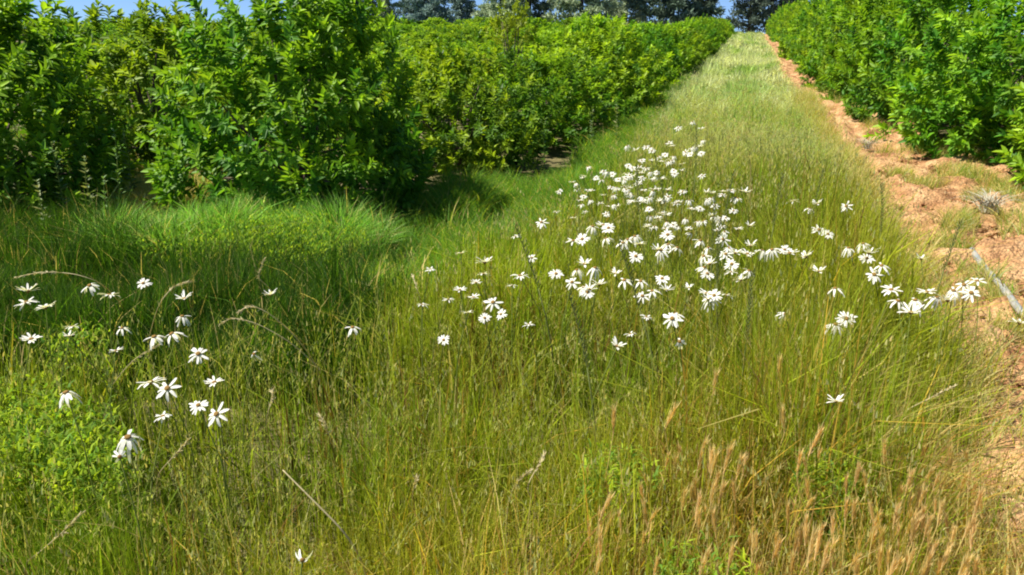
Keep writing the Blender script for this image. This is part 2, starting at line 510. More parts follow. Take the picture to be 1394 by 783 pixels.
# bright soft grass under the near trees on the left
bl = []
for (px, py, rx, ry, n) in [(300, 335, .75, .55, 9000), (400, 330, .7, .5, 9000), (230, 345, .5, .4, 3500), (340, 320, .8, .35, 4500), (440, 345, .4, .4, 3500)]:
    x, y, _ = at(px, py, 0.1); bl.append(disc_pts(x, y, rx, ry, n))
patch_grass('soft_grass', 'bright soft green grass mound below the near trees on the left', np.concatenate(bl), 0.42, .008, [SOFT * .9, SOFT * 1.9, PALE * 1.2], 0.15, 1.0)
bl = []
for k in range(110):
    v = 3.3 + 13 * rng.random() ** 1.4; u = float(uL(v)) + 0.15 - 1.5 * rng.random() * (0.5 if v > 6 else 1)
    x, y = xy_of(u, v); bl.append(disc_pts(x, y, .35, .35, 420))
for (px, py, n) in [(640, 272, 3800), (610, 285, 2200), (690, 262, 1800)]:
    x, y, _ = at(px, py, 0.05); bl.append(disc_pts(x, y, .38, .34, n))
patch_grass('verge_grass', 'low fresh green grass along the foot of the left-hand trees', np.concatenate(bl), 0.30, .0052, [SOFT, GREEN * 1.1, LIME], 0.2, 0.9)
# grass at the left edge, the hollow's shade put into its dark colour
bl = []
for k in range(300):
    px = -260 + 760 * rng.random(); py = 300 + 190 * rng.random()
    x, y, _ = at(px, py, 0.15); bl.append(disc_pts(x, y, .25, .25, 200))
patch_grass('shade_tinted_grass', 'rank grass at the left edge behind the daisies, shade put into its dark green', np.concatenate(bl), 0.42, .0055, [SHADE_GREEN, GREEN * 0.5, GREEN], 0.05, 0.6)
bl = []
for k in range(420):
    v = 4.5 + 24 * rng.random() ** 1.3; u = -3.6 - 9 * rng.random() - .1 * v
    x, y = xy_of(u, v); bl.append(disc_pts(x, y, .5, .5, 110))
patch_grass('orchard_grass', 'dim green grass on the orchard floor between the left-hand rows', np.concatenate(bl), 0.22, .012, [GREEN * .8, SOFT * .8, OLIVE], 0.2, 1.0, seg=2)
# ragged dry tufts along the foot of the right trees and on the track
bl = []
for k in range(60):
    v = 4.6 + 6 * rng.random() ** 1.4; u = 2.05 + 0.55 * rng.random() + (0.5 if v < 8 else 0.0) * rng.random() - (0.55 if v > 11 else 0)
    x, y = xy_of(u, v); bl.append(disc_pts(x, y, .16, .16, 170))
for k in range(40):
    v = 9 + 16 * rng.random(); u = 1.75 + .4 * rng.random() - .012 * v
    x, y = xy_of(u, v); bl.append(disc_pts(x, y, .16, .2, 90))
for (px, py) in [(1250, 250), (1270, 245), (1330, 268), (1360, 262), (1225, 235), (1385, 300), (1390, 320), (1310, 300), (1295, 330), (1300, 310), (1340, 385), (1352, 398), (1330, 372), (1385, 440)]:
    x, y, _ = at(px, py, 0.05); bl.append(disc_pts(x, y, .14, .14, 260))
patch_grass('tuft_grass', 'ragged green and straw coloured grass tufts below the right-hand trees', np.concatenate(bl), 0.2, .006, [GREEN * 1.3, STRAW, PALE], 0.2, 1.0)
bl = []
for k in range(90):
    v = 4.8 + 12 * rng.random(); u = float(uR(v)) - 0.04 + .18 * rng.random()
    x, y = xy_of(u, v); bl.append(disc_pts(x, y, .16, .22, 130))
for k in range(40):
    v = 2.0 + 3 * rng.random(); u = float(uR(v)) - 0.05 + .3 * rng.random()
    x, y = xy_of(u, v); bl.append(disc_pts(x, y, .10, .14, 45))
for k in range(60):
    x, y, _ = at(165 + 120 * rng.random(), 225 + 55 * rng.random(), .1); bl.append(disc_pts(x, y, .25, .25, 160))
patch_grass('straw_grass', 'pale straw coloured grass fringing the track and under the gap between the left trees', np.concatenate(bl), 0.26, .006, [STRAW, PALE, OLIVE], 0.1, 0.8)
# thatch of dead stalks in the foreground right
n = 16000
x, y = scatter(0.5, 3.4, 13000)
u, v = uv_of(x, y)
k = (rng.random(len(x)) < (smooth(-0.3, 0.6, u) * smooth(2.9, 1.5, v) + .32 * smooth(1.9, 1.2, y)) * np.clip(2.6 * fbm(x * 6, y * 6, 13, 2) - .75, 0, 1)) & (u < uR(v) + 0.16)
patch_grass('dry_grass', 'golden brown dead grass in the lower right foreground', np.stack([x[k], y[k]], 1), 0.45, .0036, [STRAW, ORANGE * .9, RUST * 1.3], 0.05, .8)
# small-leaved green weeds low in the foreground left
def clover():
    G = []; Q = []; C = []; base = 0
    for (px, py, rx, n) in [(70, 575, .17, 1300), (120, 615, .13, 700), (105, 455, .12, 350), (20, 540, .16, 700), (300, 315, .5, 2600), (395, 318, .5, 2600), (345, 305, .5, 1800), (840, 640, .12, 900), (960, 780, .12, 700), (1130, 640, .1, 700)]:
        x0, y0, _ = at(px, py, 0.36); p = disc_pts(x0, y0, rx, rx, n)
        P = np.stack([p[:, 0], p[:, 1], gz(p[:, 0], p[:, 1]) + 0.05 + 0.33 * rng.random(n) ** 0.6], 1)
        V, q, k, _ = ribbons(P, np.full(n, 0.026), rng.random(n) * 6.28, 0.5 + 0.9 * rng.random(n), rng.random(n) * 6.28, np.full(n, .009), 2, tip=0.3)
        c = mixc(SOFT * 0.9, LIME * 1.1, rng.random(n)) * (0.7 + 0.6 * rng.random(n))[:, None]
        G.append(V); Q.append(q + base); C.append(np.repeat(c, k, 0)); base += len(V)
    o = link('low_weeds', np_mesh('low_weeds', np.concatenate(G), np.concatenate(Q), np.concatenate(C), M_grass))
    tag(o, 'small leaved bright green weeds woven low through the grass', kind='stuff')


clover()


# ------------------------------------------------------------------ orchard trees
def leaf_batch(P, D, Nn, L, W, curl):
    """6 point lanceolate folded leaves: P base, D direction, Nn normal"""
    S = np.cross(D, Nn); S /= np.linalg.norm(S, axis=1)[:, None] + 1e-9
    Nn = np.cross(S, D)
    L = L[:, None]; W = W[:, None]
    b = P; r1 = P + D * L * .3 + S * W * .5 + Nn * W * .18; r2 = P + D * L * .68 + S * W * .36 + Nn * (W * .12 - L * curl[:, None] * .3)
    t = P + D * L - Nn * L * curl[:, None]
    l2 = P + D * L * .68 - S * W * .36 + Nn * (W * .12 - L * curl[:, None] * .3); l1 = P + D * L * .3 - S * W * .5 + Nn * W * .18
    V = np.stack([b, r1, r2, t, l2, l1], 1).reshape(-1, 3)
    n = len(P)
    q = np.array([[0, 1, 2, 3], [0, 3, 4, 5]])
    Q = (q[None] + (np.arange(n) * 6)[:, None, None]).reshape(-1, 4)
    return V, Q


def unit(a): return a / (np.linalg.norm(a, axis=-1, keepdims=True) + 1e-9)


def orchard_tree_meshes(seed, rx, hgt, n_shoot=430, leaf=0.085, yellow=0.0, per=22):
    r = np.random.default_rng(seed)
    # lumps making an uneven dome down to the ground
    lumps = []
    nl = 13
    for k in range(nl):
        f = (k + 0.5) / nl; z = hgt * (0.20 + 0.62 * f); a = k * 2.4 + r.random() * 0.9
        prof = math.sin(math.pi * min(1, 0.30 + 0.62 * f)) ** 0.7
        rr = rx * 0.68 * prof * (0.7 + 0.5 * r.random())
        lumps.append((rr * math.cos(a), rr * math.sin(a), z, rx * (0.25 + 0.22 * r.random())))
    lumps.append((0, 0, hgt * 0.55, rx * 0.62))
    for k in range(9):
        a = k * .7 + r.random() * .3; lumps.append((rx * .66 * math.cos(a), rx * .66 * math.sin(a), hgt * (.13 + .06 * r.random()), rx * .27))
    for k in range(4):
        a = r.random() * 6.28
        lumps.append((rx * .3 * math.cos(a), rx * .28 * math.sin(a), hgt * (0.80 + .06 * r.random()), rx * 0.26))
    lumps = np.array(lumps)
    P, O, LK = [], [], []
    while len(P) < n_shoot:
        k = r.integers(len(lumps)); d = unit(r.normal(size=3))
        c = lumps[k]; p = c[:3] + d * c[3] * (1 if r.random() < .88 else r.random())
        if p[2] < 0.03: continue
        inside = 0
        for m in range(len(lumps)):
            if m != k and np.linalg.norm(p - lumps[m, :3]) < lumps[m, 3] * 0.86: inside = 1; break
        if inside and r.random() < 0.78: continue
        P.append(p); O.append(d); LK.append(k)
    P = np.array(P); O = np.array(O)
    LK = np.array(LK)
    tone = r.normal(0, .24, len(lumps))[LK]
    ax = unit(O * 0.8 + np.array([0, 0, 0.75]) + r.normal(0, .28, P.shape))
    slen = 0.14 + 0.16 * r.random(len(P))
    newg = np.clip(r.normal(0.30, 0.28, len(P)) + 0.35 * (O[:, 2] > .2) * (r.random(len(P)) < .6) + tone, 0, 1)
    LP, LD, LN, LL, LW, LC, CU = [], [], [], [], [], [], []
    up = np.array([0, 0, 1.0])
    for k in range(per):
        t = (k + r.random(len(P)) * .8) / per
        ph = k * 2.3999 + r.random(len(P)) * .5
        A = unit(np.cross(ax, np.array([.3, .5, .81]))); B = np.cross(ax, A)
        rad = A * np.cos(ph)[:, None] + B * np.sin(ph)[:, None]
        D = unit(rad * (1.0 - 0.45 * t)[:, None] + ax * (0.25 + 0.8 * t)[:, None] + up * -0.18 + r.normal(0, .15, P.shape))
        base = P + ax * (slen * t)[:, None]
        Nn = unit(ax * 0.8 + up * .5 + r.normal(0, .25, P.shape))
        LP.append(base); LD.append(D); LN.append(Nn)
        l = leaf * (0.7 + 0.6 * r.random(len(P))); LL.append(l); LW.append(l * (0.36 + .12 * r.random(len(P)))); CU.append(0.05 + .22 * r.random(len(P)))
        cold = mixc([0.042, 0.125, 0.012], [0.105, 0.25, 0.018], r.random(len(P)))
        c = mixc(cold, [0.31, 0.46, 0.02], np.clip(newg * (0.35 + 0.75 * t), 0, 1))
        if yellow: c = mixc(c, [0.33, 0.33, 0.02], np.full(len(P), yellow))
        LC.append(c * (0.75 + .5 * r.random(len(P)))[:, None])
    cat = lambda a: np.concatenate(a)
    V, Q = leaf_batch(cat(LP), cat(LD), cat(LN), cat(LL), cat(LW), cat(CU))
    kz = hgt / np.percentile(V[:, 2], 99.7); kr = rx / np.percentile(np.hypot(V[:, 0], V[:, 1]), 96)
    V *= np.array([kr, kr, kz]); lumps[:, :3] *= np.array([kr, kr, kz])
    V[:, 2] = np.maximum(V[:, 2] - 0.06, 0.015)
    crown = np_mesh('crown', V, Q, np.repeat(cat(LC), 6, 0), M_leaf)
    g = Geo()
    tube(g, [(0, 0, -.1), (.01, 0, .12), (.02, -.01, .3)], [.055, .048, .044], 8)
    for k in range(len(lumps)):
        if k % 2 == 0 or k > nl - 1:
            c = lumps[k, :3]; m = c * .5 + np.array([0, 0, .1 * hgt]) + r.normal(0, .05, 3)
            tube(g, [(.02, -.01, .26), m * .6 + np.array([0, 0, .08]), m, c], [.03, .022, .016, .007], 6)
    trunk = g.mesh('trunk', M_bark, True)
    return trunk, crown


PROTO = [orchard_tree_meshes(s, 1.3, 1.75, 560, .10) for s in (1, 2, 3, 4)]
PROTO_BIG = orchard_tree_meshes(21, 1.38, 2.0, 820, .10)
PROTO_RIGHT = orchard_tree_meshes(22, 1.6, 2.35, 900, .10)
PROTO_YELLOW = orchard_tree_meshes(31, 0.8, 1.9, 150, .09, yellow=0.55)
ntree = [0]


def orchard_tree(x, y, sx, sz, rz, label, proto=None, group=None, name='orchard_tree'):
    pm = proto or PROTO[ntree[0] % 4]; ntree[0] += 1
    o = empty(name, (x, y, float(gz(x, y)) - 0.01), rz); o.scale = (sx, sx, sz)
    link('trunk', pm[0], o); link('crown', pm[1], o)
    tag(o, label, 'tree', group)
    return o


GL = 'bushy trees in the row left of the grass strip'
GR = 'bushy trees in the row right of the dirt track'
GB = 'bushy trees in the rows further left'


def tree_px(px, py, **k):
    x, y, _ = at(px, py, 0); return x, y


x, y, _ = at(412, 284)
orchard_tree(x, y, .88, 1.03, .4, 'tall dense tree with dark shaded skirt above the bright soft grass mound', PROTO_BIG, GL)
x, y = xy_of(-3.15, 8.2); orchard_tree(x, y, .80, .82, 1.3, 'rounded tree right behind the tall tree above the soft grass mound', None, GL)
x, y = xy_of(-2.7, 10.5); orchard_tree(x, y, .84, .72, 2.2, 'low tree with dark hollow near its base, third along the row left of the strip', None, GL)
x, y = xy_of(-2.45, 12.7); orchard_tree(x, y, .92, .88, 3.9, 'tree beside the dense white daisy drift, fourth along the row left of the strip', None, GL)
v = 14.6
while v < 75:
    u = -2.55 + rng.normal(0, .1); x, y = xy_of(u, v)
    orchard_tree(x, y, .80 + .26 * rng.random(), 0.60 + .32 * rng.random() + 0.0034 * min(v, 45), rng.random() * 6.28, 'bushy tree in the receding hedge-like row left of the grass strip', None, GL)
    v += 2.3
# rows further left
x, y, _ = at(-25, 285)
orchard_tree(x, y, .95, 1.08, 5.1, 'dark bushy tree at the far left edge beside the leafy weeds', PROTO_BIG, GB)
x, y, _ = at(212, 226)
orchard_tree(x, y, 1.0, 1.06, 1.1, 'sunlit tree seen through the gap between the two nearest left trees', None, GB)
v = 9.9
while v < 60:
    for uu in (-6.4, -10.2, -14.0, -17.8):
        if uu < -12 and not 12 < v < 46: continue
        u = uu + rng.normal(0, .12); x, y = xy_of(u, v + rng.normal(0, .2))
        orchard_tree(x, y, .95 + .15 * rng.random(), 0.58 + .2 * rng.random(), rng.random() * 6.28, 'bushy tree whose top shows behind the first row on the left', None, GB)
    v += 2.35
for uu in range(14):
    for vv in (46, 52, 58, 64, 70):
        x, y = xy_of(-14.5 - 3.9 * uu, vv + rng.normal(0, .6))
        orchard_tree(x, y, 1.5, .62 + .35 * rng.random(), rng.random() * 6.28, 'bushy tree in the far corner of the orchard on the left', None, 'trees in the far left corner of the orchard')
x, y, _ = at(668, 95, 0.0)
u_, v_ = uv_of(x, y); x, y = xy_of(-4.4, 14.3)
orchard_tree(x, y, .8, 1.05, 0, 'yellow-green young tree poking above the left row before the pines', PROTO_YELLOW)
# right row
x, y = xy_of(4.0, 7.9)
orchard_tree(x, y, 1.0, 1.05, .2, 'largest right-hand tree with dark shaded underside at the picture edge', PROTO_RIGHT, GR)
x, y = xy_of(3.15, 10.4); orchard_tree(x, y, .98, 1.0, 1.9, 'bright leafy tree behind the largest right-hand tree', PROTO_RIGHT, GR)
x, y = xy_of(2.85, 12.9); orchard_tree(x, y, 1.05, 1.3, 4.4, 'third tree from the picture edge in the right-hand row', None, GR)
v = 15.2
while v < 75:
    u = 2.72 + rng.normal(0, .08); x, y = xy_of(u, v)
    orchard_tree(x, y, .9 + .22 * rng.random(), 1.1 + .3 * rng.random(), rng.random() * 6.28, 'bushy tree in the receding row right of the dirt track', None, GR)
    v += 2.2


# ------------------------------------------------------------------ pines on the crest
def pine_meshes(seed, rad, hgt, bare, tone, n=5200):
    r = np.random.default_rng(seed)
    g = Geo()
    tube(g, [(0, 0, -.5), (.05, 0, 2), (.1, .05, hgt * .5), (.05, 0, hgt)], [.24, .2, .13, .03], 8)
    tips = []
    nb = 64
    for k in range(nb):
        z = bare + (hgt - bare) * (k + r.random()) / nb; a = k * 2.4 + r.random()
        f = (z - bare) / (hgt - bare); L = rad * (1.08 - f) ** .6 * (0.6 + .5 * r.random())
        e = np.array([L * math.cos(a), L * math.sin(a), z + L * (.25 - .35 * (1 - f))])
        s = np.array([0, 0, z]); tube(g, [s, s * .5 + e * .5 + np.array([0, 0, .1]), e], [.05, .035, .012], 5)
        tips.append((s, e))
    V, Q, C = [], [], []
    per = n // nb
    P, D = [], []
    for s, e in tips:
        t = 0.2 + 0.85 * r.random(per) ** .8
        p = s + (e - s) * t[:, None] + r.normal(0, .22, (per, 3)) * np.array([1, 1, .8])
        P.append(p); D.append(unit(unit(e - s) * .5 + r.normal(0, .6, (per, 3)) + np.array([0, 0, .25])))
    P = np.concatenate(P); D = np.concatenate(D); m = len(P)
    V, Q = leaf_batch(P, D, unit(r.normal(size=(m, 3))), .3 + .3 * r.random(m), .10 + .08 * r.random(m), .1 * r.random(m))
    V[:, 2] = np.maximum(V[:, 2], .05)
    c = mixc(tone, np.array(tone) * 1.7, r.random(m)) * (.7 + .6 * r.random(m))[:, None]
    crown = np_mesh('crown', V, Q, np.repeat(c, 6, 0), M_pine)
    return g.mesh('trunk', M_pbark, True), crown


PINES = {'dark': pine_meshes(1, 3.6, 13, .0, [.09, .13, .085], 20000), 'grey': pine_meshes(2, 3.8, 12, .0, [.24, .30, .17], 20000),  # needle tones lightened and greyed, distance haze put into their colour
         'blue': pine_meshes(3, 2.7, 12, .0, [.17, .24, .21], 13000), 'bare': pine_meshes(4, 2.6, 13, 2.4, [.06, .085, .06], 8000)}


def pine(px, dist, kind, s, label):
    s *= 1.12; a = (px - 697) / F; y = dist; x = a * dist / math.cos(PITCH) * 1.0
    x = a * dist * (math.cos(PITCH) + 0.0)
    x = a * dist * 1.06
    o = empty('pine_tree', (x, y, float(gz(x, y)) - .1), random.random() * 6.28); o.scale = (s, s, s)
    tm, cm = PINES[kind]
    link('trunk', tm, o); link('crown', cm, o)
    tag(o, label, 'tree', 'pines along the crest behind the orchard')


for px, d, k, s, l in [
    (488, 62, 'dark', .85, 'dark dense pine, leftmost of those behind the orchard, beside open blue sky'),
    (536, 70, 'grey', .55, 'slim grey-green pine right of the leftmost dark pine'),
    (598, 78, 'blue', .85, 'bluish pine with open branches between two gaps of sky'),
    (580, 84, 'blue', .7, 'thin bluish pine tight against the left of another bluish pine'),
    (636, 82, 'blue', .6, 'small bluish pine behind the yellow-green young tree'),
    (684, 70, 'grey', .62, 'pale grey-green pine directly right of the yellow-green young tree'),
    (718, 80, 'dark', .8, 'dark pine standing between two pale grey-green pines'),
    (782, 72, 'grey', .85, 'broad pale grey-green pine above the middle of the left row'),
    (835, 84, 'grey', .7, 'grey-green pine left of the darkest broad pine'),
    (892, 74, 'dark', 1.05, 'broadest and darkest pine, left of the sky gap near the strip'),
    (930, 92, 'dark', .7, 'dark pine half hidden behind the broadest dark pine'),
    (985, 86, 'bare', .8, 'bare stemmed dark pine at the left corner of the strip top'),
    (1012, 90, 'bare', .9, 'bare stemmed dark pine above the middle of the strip top'),
    (1036, 95, 'bare', .85, 'bare stemmed dark pine above the right corner of the strip top'),
    (1085, 92, 'dark', .8, 'dark pine behind the far end of the right-hand row'),
    (1125, 98, 'dark', .8, 'dark pine showing just over the tops of the right-hand row'),
    (440, 96, 'blue', .55, 'distant small bluish pine left of all the others')]:
    pine(px, d, k, s, l)


# far wood beyond the crest
def far_wood():
    r = np.random.default_rng(5); G = []; Q = []; C = []; base = 0
    for k in range(130):
        x = -190 + 330 * r.random(); y = 125 + 60 * r.random(); h = 6 + 3 * r.random()
        n = 160
        p = r.normal(0, 1, (n, 3)) * np.array([1.6, 1.6, h * .28]) + np.array([x, y, float(gz(x, y)) + h * .5])
        V, q = leaf_batch(p, unit(r.normal(size=(n, 3))), unit(r.normal(size=(n, 3))), .8 + .6 * r.random(n), .5 + .3 * r.random(n), .1 * r.random(n))
        c = np.array([.05, .085, .06]) * (.6 + .8 * r.random((n, 1)))
        G.append(V); Q.append(q + base); C.append(np.repeat(c, 6, 0)); base += len(V)
    o = link('far_woods', np_mesh('far_woods', np.concatenate(G), np.concatenate(Q), np.concatenate(C), M_pine))
    tag(o, 'far-off dark wood beyond the crest of the slope', kind='stuff')


far_wood()


# ------------------------------------------------------------------ daisies
def petal_mesh(seed, droop, cup, n=15, missing=0.0):
    r = np.random.default_rng(seed); g = Geo()
    for k in range(n):
        if r.random() < missing + .06: continue
        a = k * 2 * math.pi / n + r.normal(0, .13); L = 1.0 * (.72 + .42 * r.random()); w = .085 + .045 * r.random()
        d = np.array([math.cos(a), math.sin(a), 0]); s = np.array([-math.sin(a), math.cos(a), 0])
        dr = droop * (.4 + 1.2 * r.random()) + .12 * r.normal(); cu = cup * (.4 + 1.2 * r.random())
        rows = []
        for t, ww in ((.14, .55), (.4, .95), (.7, 1.05), (.92, .75), (1.0, .22)):
            z = cu * t - dr * t * t + .02 * r.normal()
            c = d * L * t * (1 - .18 * dr * t) + np.array([0, 0, z])
            rows.append((c - s * w * ww, c + np.array([0, 0, -.02]), c + s * w * ww))
        V = np.array(rows).reshape(-1, 3)
        Q = [[3 * i + j, 3 * i + j + 1, 3 * i + 4 + j, 3 * i + 3 + j] for i in range(4) for j in range(2)]
        g.add(V, Q)
    return g.mesh('petals', M_petal, True)


def disc_mesh():
    g = Geo(); n = 10; rings = [(.02, .17), (.13, .16), (.2, .12), (.215, .05), (.1, -.1), (.03, -.16)]
    V = [(r_ * math.cos(k * 6.2832 / n), r_ * math.sin(k * 6.2832 / n), z) for r_, z in rings for k in range(n)]
    Q = [[i * n + k, i * n + (k + 1) % n, (i + 1) * n + (k + 1) % n, (i + 1) * n + k] for i in range(len(rings) - 1) for k in range(n)]
    g.add(V, Q); return g.mesh('flower_centre', M_disc, True)


def stem_mesh(seed):
    r = np.random.default_rng(seed); g = Geo(); b = .08 + .12 * r.random(); a = r.random() * 6.28
    pts = [(b * math.cos(a) * (t * t - t) * 2.2, b * math.sin(a) * (t * t - t) * 2.2, t) for t in (0, .25, .5, .75, 1)]
    tube(g, pts, [.0022, .0021, .0019, .0017, .0017], 5); return g.mesh('stem', M_stem, True)


PET = {'f': [petal_mesh(1, .10, .32), petal_mesh(2, .3, .30, 17, .12), petal_mesh(5, .05, .45, 13, .08)], 'd': [petal_mesh(3, .75, .1, 15, .1), petal_mesh(4, .95, .2, 14, .15)],
       'o': [petal_mesh(6, .12, .1, 16), petal_mesh(7, .3, .1, 14)], 'w': [petal_mesh(8, 1.25, .35, 9, .2)]}
DISC = disc_mesh(); STEMS = [stem_mesh(s) for s in range(5)]
daisies = [0]


def daisy(px, py, size, kind, label, group=None, h=None, spin=None):
    if h is None: h = 0.555 + .06 * rng.random()
    x, y, d = at(px, py, h)
    rad = min(max(size * .56 * d / F, .023), .037 if kind == 'd' else .040)
    z0 = float(gz(x, y))
    o = empty('white_daisy', (x, y, z0))
    st = link('stem', random.choice(STEMS), o); st.scale = (1, 1, h); st.rotation_euler[2] = rng.random() * 6.28
    if kind == 'f': rot = Euler((rng.normal(-.02, .12), rng.normal(-.08, .16), 0), 'XYZ')
    elif kind == 'o': rot = Euler((.45 + .3 * rng.random(), rng.normal(-.15, .2), 0), 'XYZ')
    elif kind == 'd': rot = Euler((rng.normal(.22, .15), rng.normal(-.1, .22), 0), 'XYZ')
    else: rot = Euler((rng.normal(.9, .3), rng.normal(0, .5), 0), 'XYZ')
    m = rot.to_matrix() @ Matrix.Rotation(rng.random() * 6.28, 3, 'Z')
    e = m.to_euler()
    for nm, me in (('petals', random.choice(PET[kind])), ('flower_centre', DISC)):
        c = link(nm, me, o); c.location = (0, 0, h); c.rotation_euler = e; c.scale = (rad, rad, rad)
    tag(o, label, 'daisy', group)
    daisies[0] += 1


near = [
 (38, 397, 34, 'f', 'flat white daisy, topmost of three stacked at the far left edge'),
 (36, 412, 32, 'f', 'flat white daisy, middle of three stacked at the far left edge'),
 (62, 419, 36, 'f', 'flat white daisy, lowest of three stacked at the far left edge'),
 (122, 389, 28, 'd', 'crumpled white daisy under the right tip of the arched dry stalk'),
 (149, 402, 32, 'f', 'flat side-on white daisy just right of the arched dry stalk'),
 (195, 386, 20, 'o', 'small tilted white daisy standing alone against the soft grass mound'),
 (98, 445, 20, 'f', 'upper of two tiny pale daisies over the yellow-green weeds'),
 (94, 458, 16, 'f', 'lower of two tiny pale daisies over the yellow-green weeds'),
 (43, 462, 26, 'f', 'lone tilted white daisy below the three stacked flat ones'),
 (166, 447, 20, 'd', 'small greyish daisy left of the big tangled pair'),
 (158, 478, 18, 'f', 'small pale daisy lying low left of the big tangled pair'),
 (210, 459, 38, 'd', 'left flower of the big tangled pair with hanging petals'),
 (234, 455, 34, 'd', 'right flower of the big tangled pair with hanging petals'),
 (248, 431, 22, 'd', 'small daisy directly above the big tangled pair'),
 (251, 407, 24, 'f', 'pinkish-white flat daisy at the top of the left cluster'),
 (270, 482, 28, 'o', 'tilted white daisy right of and below the big tangled pair'),
 (90, 535, 50, 'd', 'largest white daisy alone at the lower left with spread petals'),
 (205, 521, 34, 'f', 'left bloom of the pair under the big tangled pair'),
 (228, 529, 32, 'o', 'right bloom of the pair under the big tangled pair'),
 (292, 521, 26, 'f', 'single flat daisy above the low pair of open blooms'),
 (270, 552, 26, 'o', 'left bloom of the low pair of open blooms'),
 (295, 564, 32, 'o', 'open bloom with visible dark centre in the low pair'),
 (222, 567, 20, 'f', 'small side-on daisy between two large blooms at lower left'),
 (174, 596, 48, 'd', 'ragged white daisy, lowest large bloom on the left'),
 (163, 622, 24, 'w', 'wilted cream daisy hanging below the lowest large bloom'),
 (368, 402, 20, 'f', 'cream daisy beside a pale kinked stalk at the edge of the mound'),
 (480, 446, 22, 'd', 'solitary faded daisy over the brown patch left of centre'),
 (346, 482, 16, 'w', 'tiny faded daisy bud among the arching dry stalks'),
 (412, 762, 18, 'w', 'tiny whitish daisy head low at the bottom edge'),
 (1138, 547, 16, 'f', 'tiny lone daisy low in the grass above the golden barley'),
 (1068, 428, 15, 'w', 'closed white daisy bud alone among green stems'),
 (1190, 374, 44, 'o', 'large open daisy with dark centre beside the dirt track'),
 (1152, 281, 28, 'o', 'open daisy with black centre at the far edge of the track'),
 (1137, 442, 40, 'd', 'left flower of the bright pair low beside the track'),
 (1152, 434, 26, 'o', 'right flower of the bright pair low beside the track'),
 (737, 303, 18, 'o', 'small open daisy alone above the middle of the meadow'),
 (1388, 440, 34, 'f', 'white daisy at the right picture edge over the bare soil'),
 (1254, 353, 18, 'f', 'single pale daisy hovering over bare orange soil'),
 (840, 472, 26, 'f', 'low white daisy, lower left of the central drift'),
 (968, 407, 36, 'd', 'big cluster-like daisy under a dark grass spike'),
 (1015, 262, 34, 'f', 'wide flat daisy alone on the yellow-green grass hump'),
]
for px, py, s, k, l in near: daisy(px, py, s, k, l, h=0.58 if px < 400 and py < 640 else None)
mid = [(628, 345, 16), (586, 367, 14), (660, 358, 24), (658, 373, 18), (648, 385, 16), (626, 395, 18), (610, 408, 14), (575, 415, 12), (645, 405, 14), (671, 412, 24),
       (708, 376, 30), (697, 389, 14), (724, 351, 12), (702, 322, 14), (757, 373, 20), (637, 426, 12), (660, 433, 10), (682, 428, 14), (720, 442, 12), (604, 463, 10)]
for px, py, s in mid: daisy(px, py, s, 'f' if rng.random() < .8 else 'o', 'small side-on white daisy scattered in the middle of the meadow', 'scattered daisies mid meadow')
edge = [(1080, 274, 30, 'f'), (1102, 284, 24, 'd'), (1113, 278, 18, 'f'), (1115, 313, 20, 'o'), (1127, 319, 18, 'o'), (1020, 308, 16, 'f'), (1038, 341, 26, 'd'), (1051, 340, 22, 'd'), (1075, 345, 24, 'f'),
        (1097, 350, 36, 'f'), (1068, 340, 16, 'o'), (993, 338, 18, 'd'), (1155, 338, 24, 'd'), (1175, 332, 36, 'd'), (1183, 345, 30, 'f'), (1200, 362, 24, 'd'), (1115, 370, 22, 'f'), (1137, 393, 28, 'd'), (1180, 352, 20, 'o')]
for px, py, s, k in edge: daisy(px, py, s, k, 'white daisy in the broken line along the right side of the meadow', 'daisies along the right of the meadow')
trk = [(1222, 410, 40, 'd'), (1246, 409, 38, 'd'), (1240, 426, 36, 'f'), (1275, 405, 30, 'd'), (1298, 396, 28, 'd'), (1312, 388, 40, 'd'), (1330, 383, 30, 'f'), (1322, 399, 30, 'o'), (1213, 395, 26, 'f'), (1262, 398, 24, 'f'), (1290, 410, 24, 'f')]
for px, py, s, k in trk: daisy(px, py, s, k, 'white daisy in the bunch hanging over the bare soil of the track', 'daisies over the track')
cen = [(810, 365, 32, 'd'), (796, 360, 22, 'f'), (850, 382, 28, 'd'), (838, 373, 18, 'f'), (825, 325, 20, 'd'), (848, 331, 22, 'd'), (864, 322, 20, 'd'), (900, 341, 22, 'd'), (880, 432, 16, 'f'), (915, 434, 26, 'o'), (920, 428, 22, 'd'), (925, 465, 22, 'w'), (990, 402, 18, 'f'), (958, 349, 20, 'd'), (995, 371, 18, 'f'), (938, 392, 14, 'f'), (962, 400, 22, 'f'), (858, 455, 12, 'f')]
for px, py, s, k in cen: daisy(px, py, s, k, 'white daisy in the loose patch among tall dark grass spikes', 'daisies among the grass spikes')
for _ in range(38):
    px = 770 + 260 * rng.random(); py = 305 + 105 * rng.random()
    daisy(px, py, 20, random.choice('fdfo'), 'white daisy in the loose patch among tall dark grass spikes', 'daisies among the grass spikes')
for _ in range(58):
    px = 870 + 140 * rng.random(); py = 258 + 60 * rng.random() ** 1.3
    daisy(px, py, 12, random.choice('fdfo'), 'white daisy in the crowded band above the grass spikes', 'daisies in the crowded band', h=.55 + .08 * rng.random())
for _ in range(104):
    t = rng.random(); px = 800 + 150 * t + rng.normal(0, 24); py = 275 - 76 * t + rng.normal(0, 14)
    daisy(px, py, 10, random.choice('fdfo'), 'far white daisy in the dense drift at the foot of the left row', 'daisies in the far dense drift', h=.50 + .08 * rng.random())


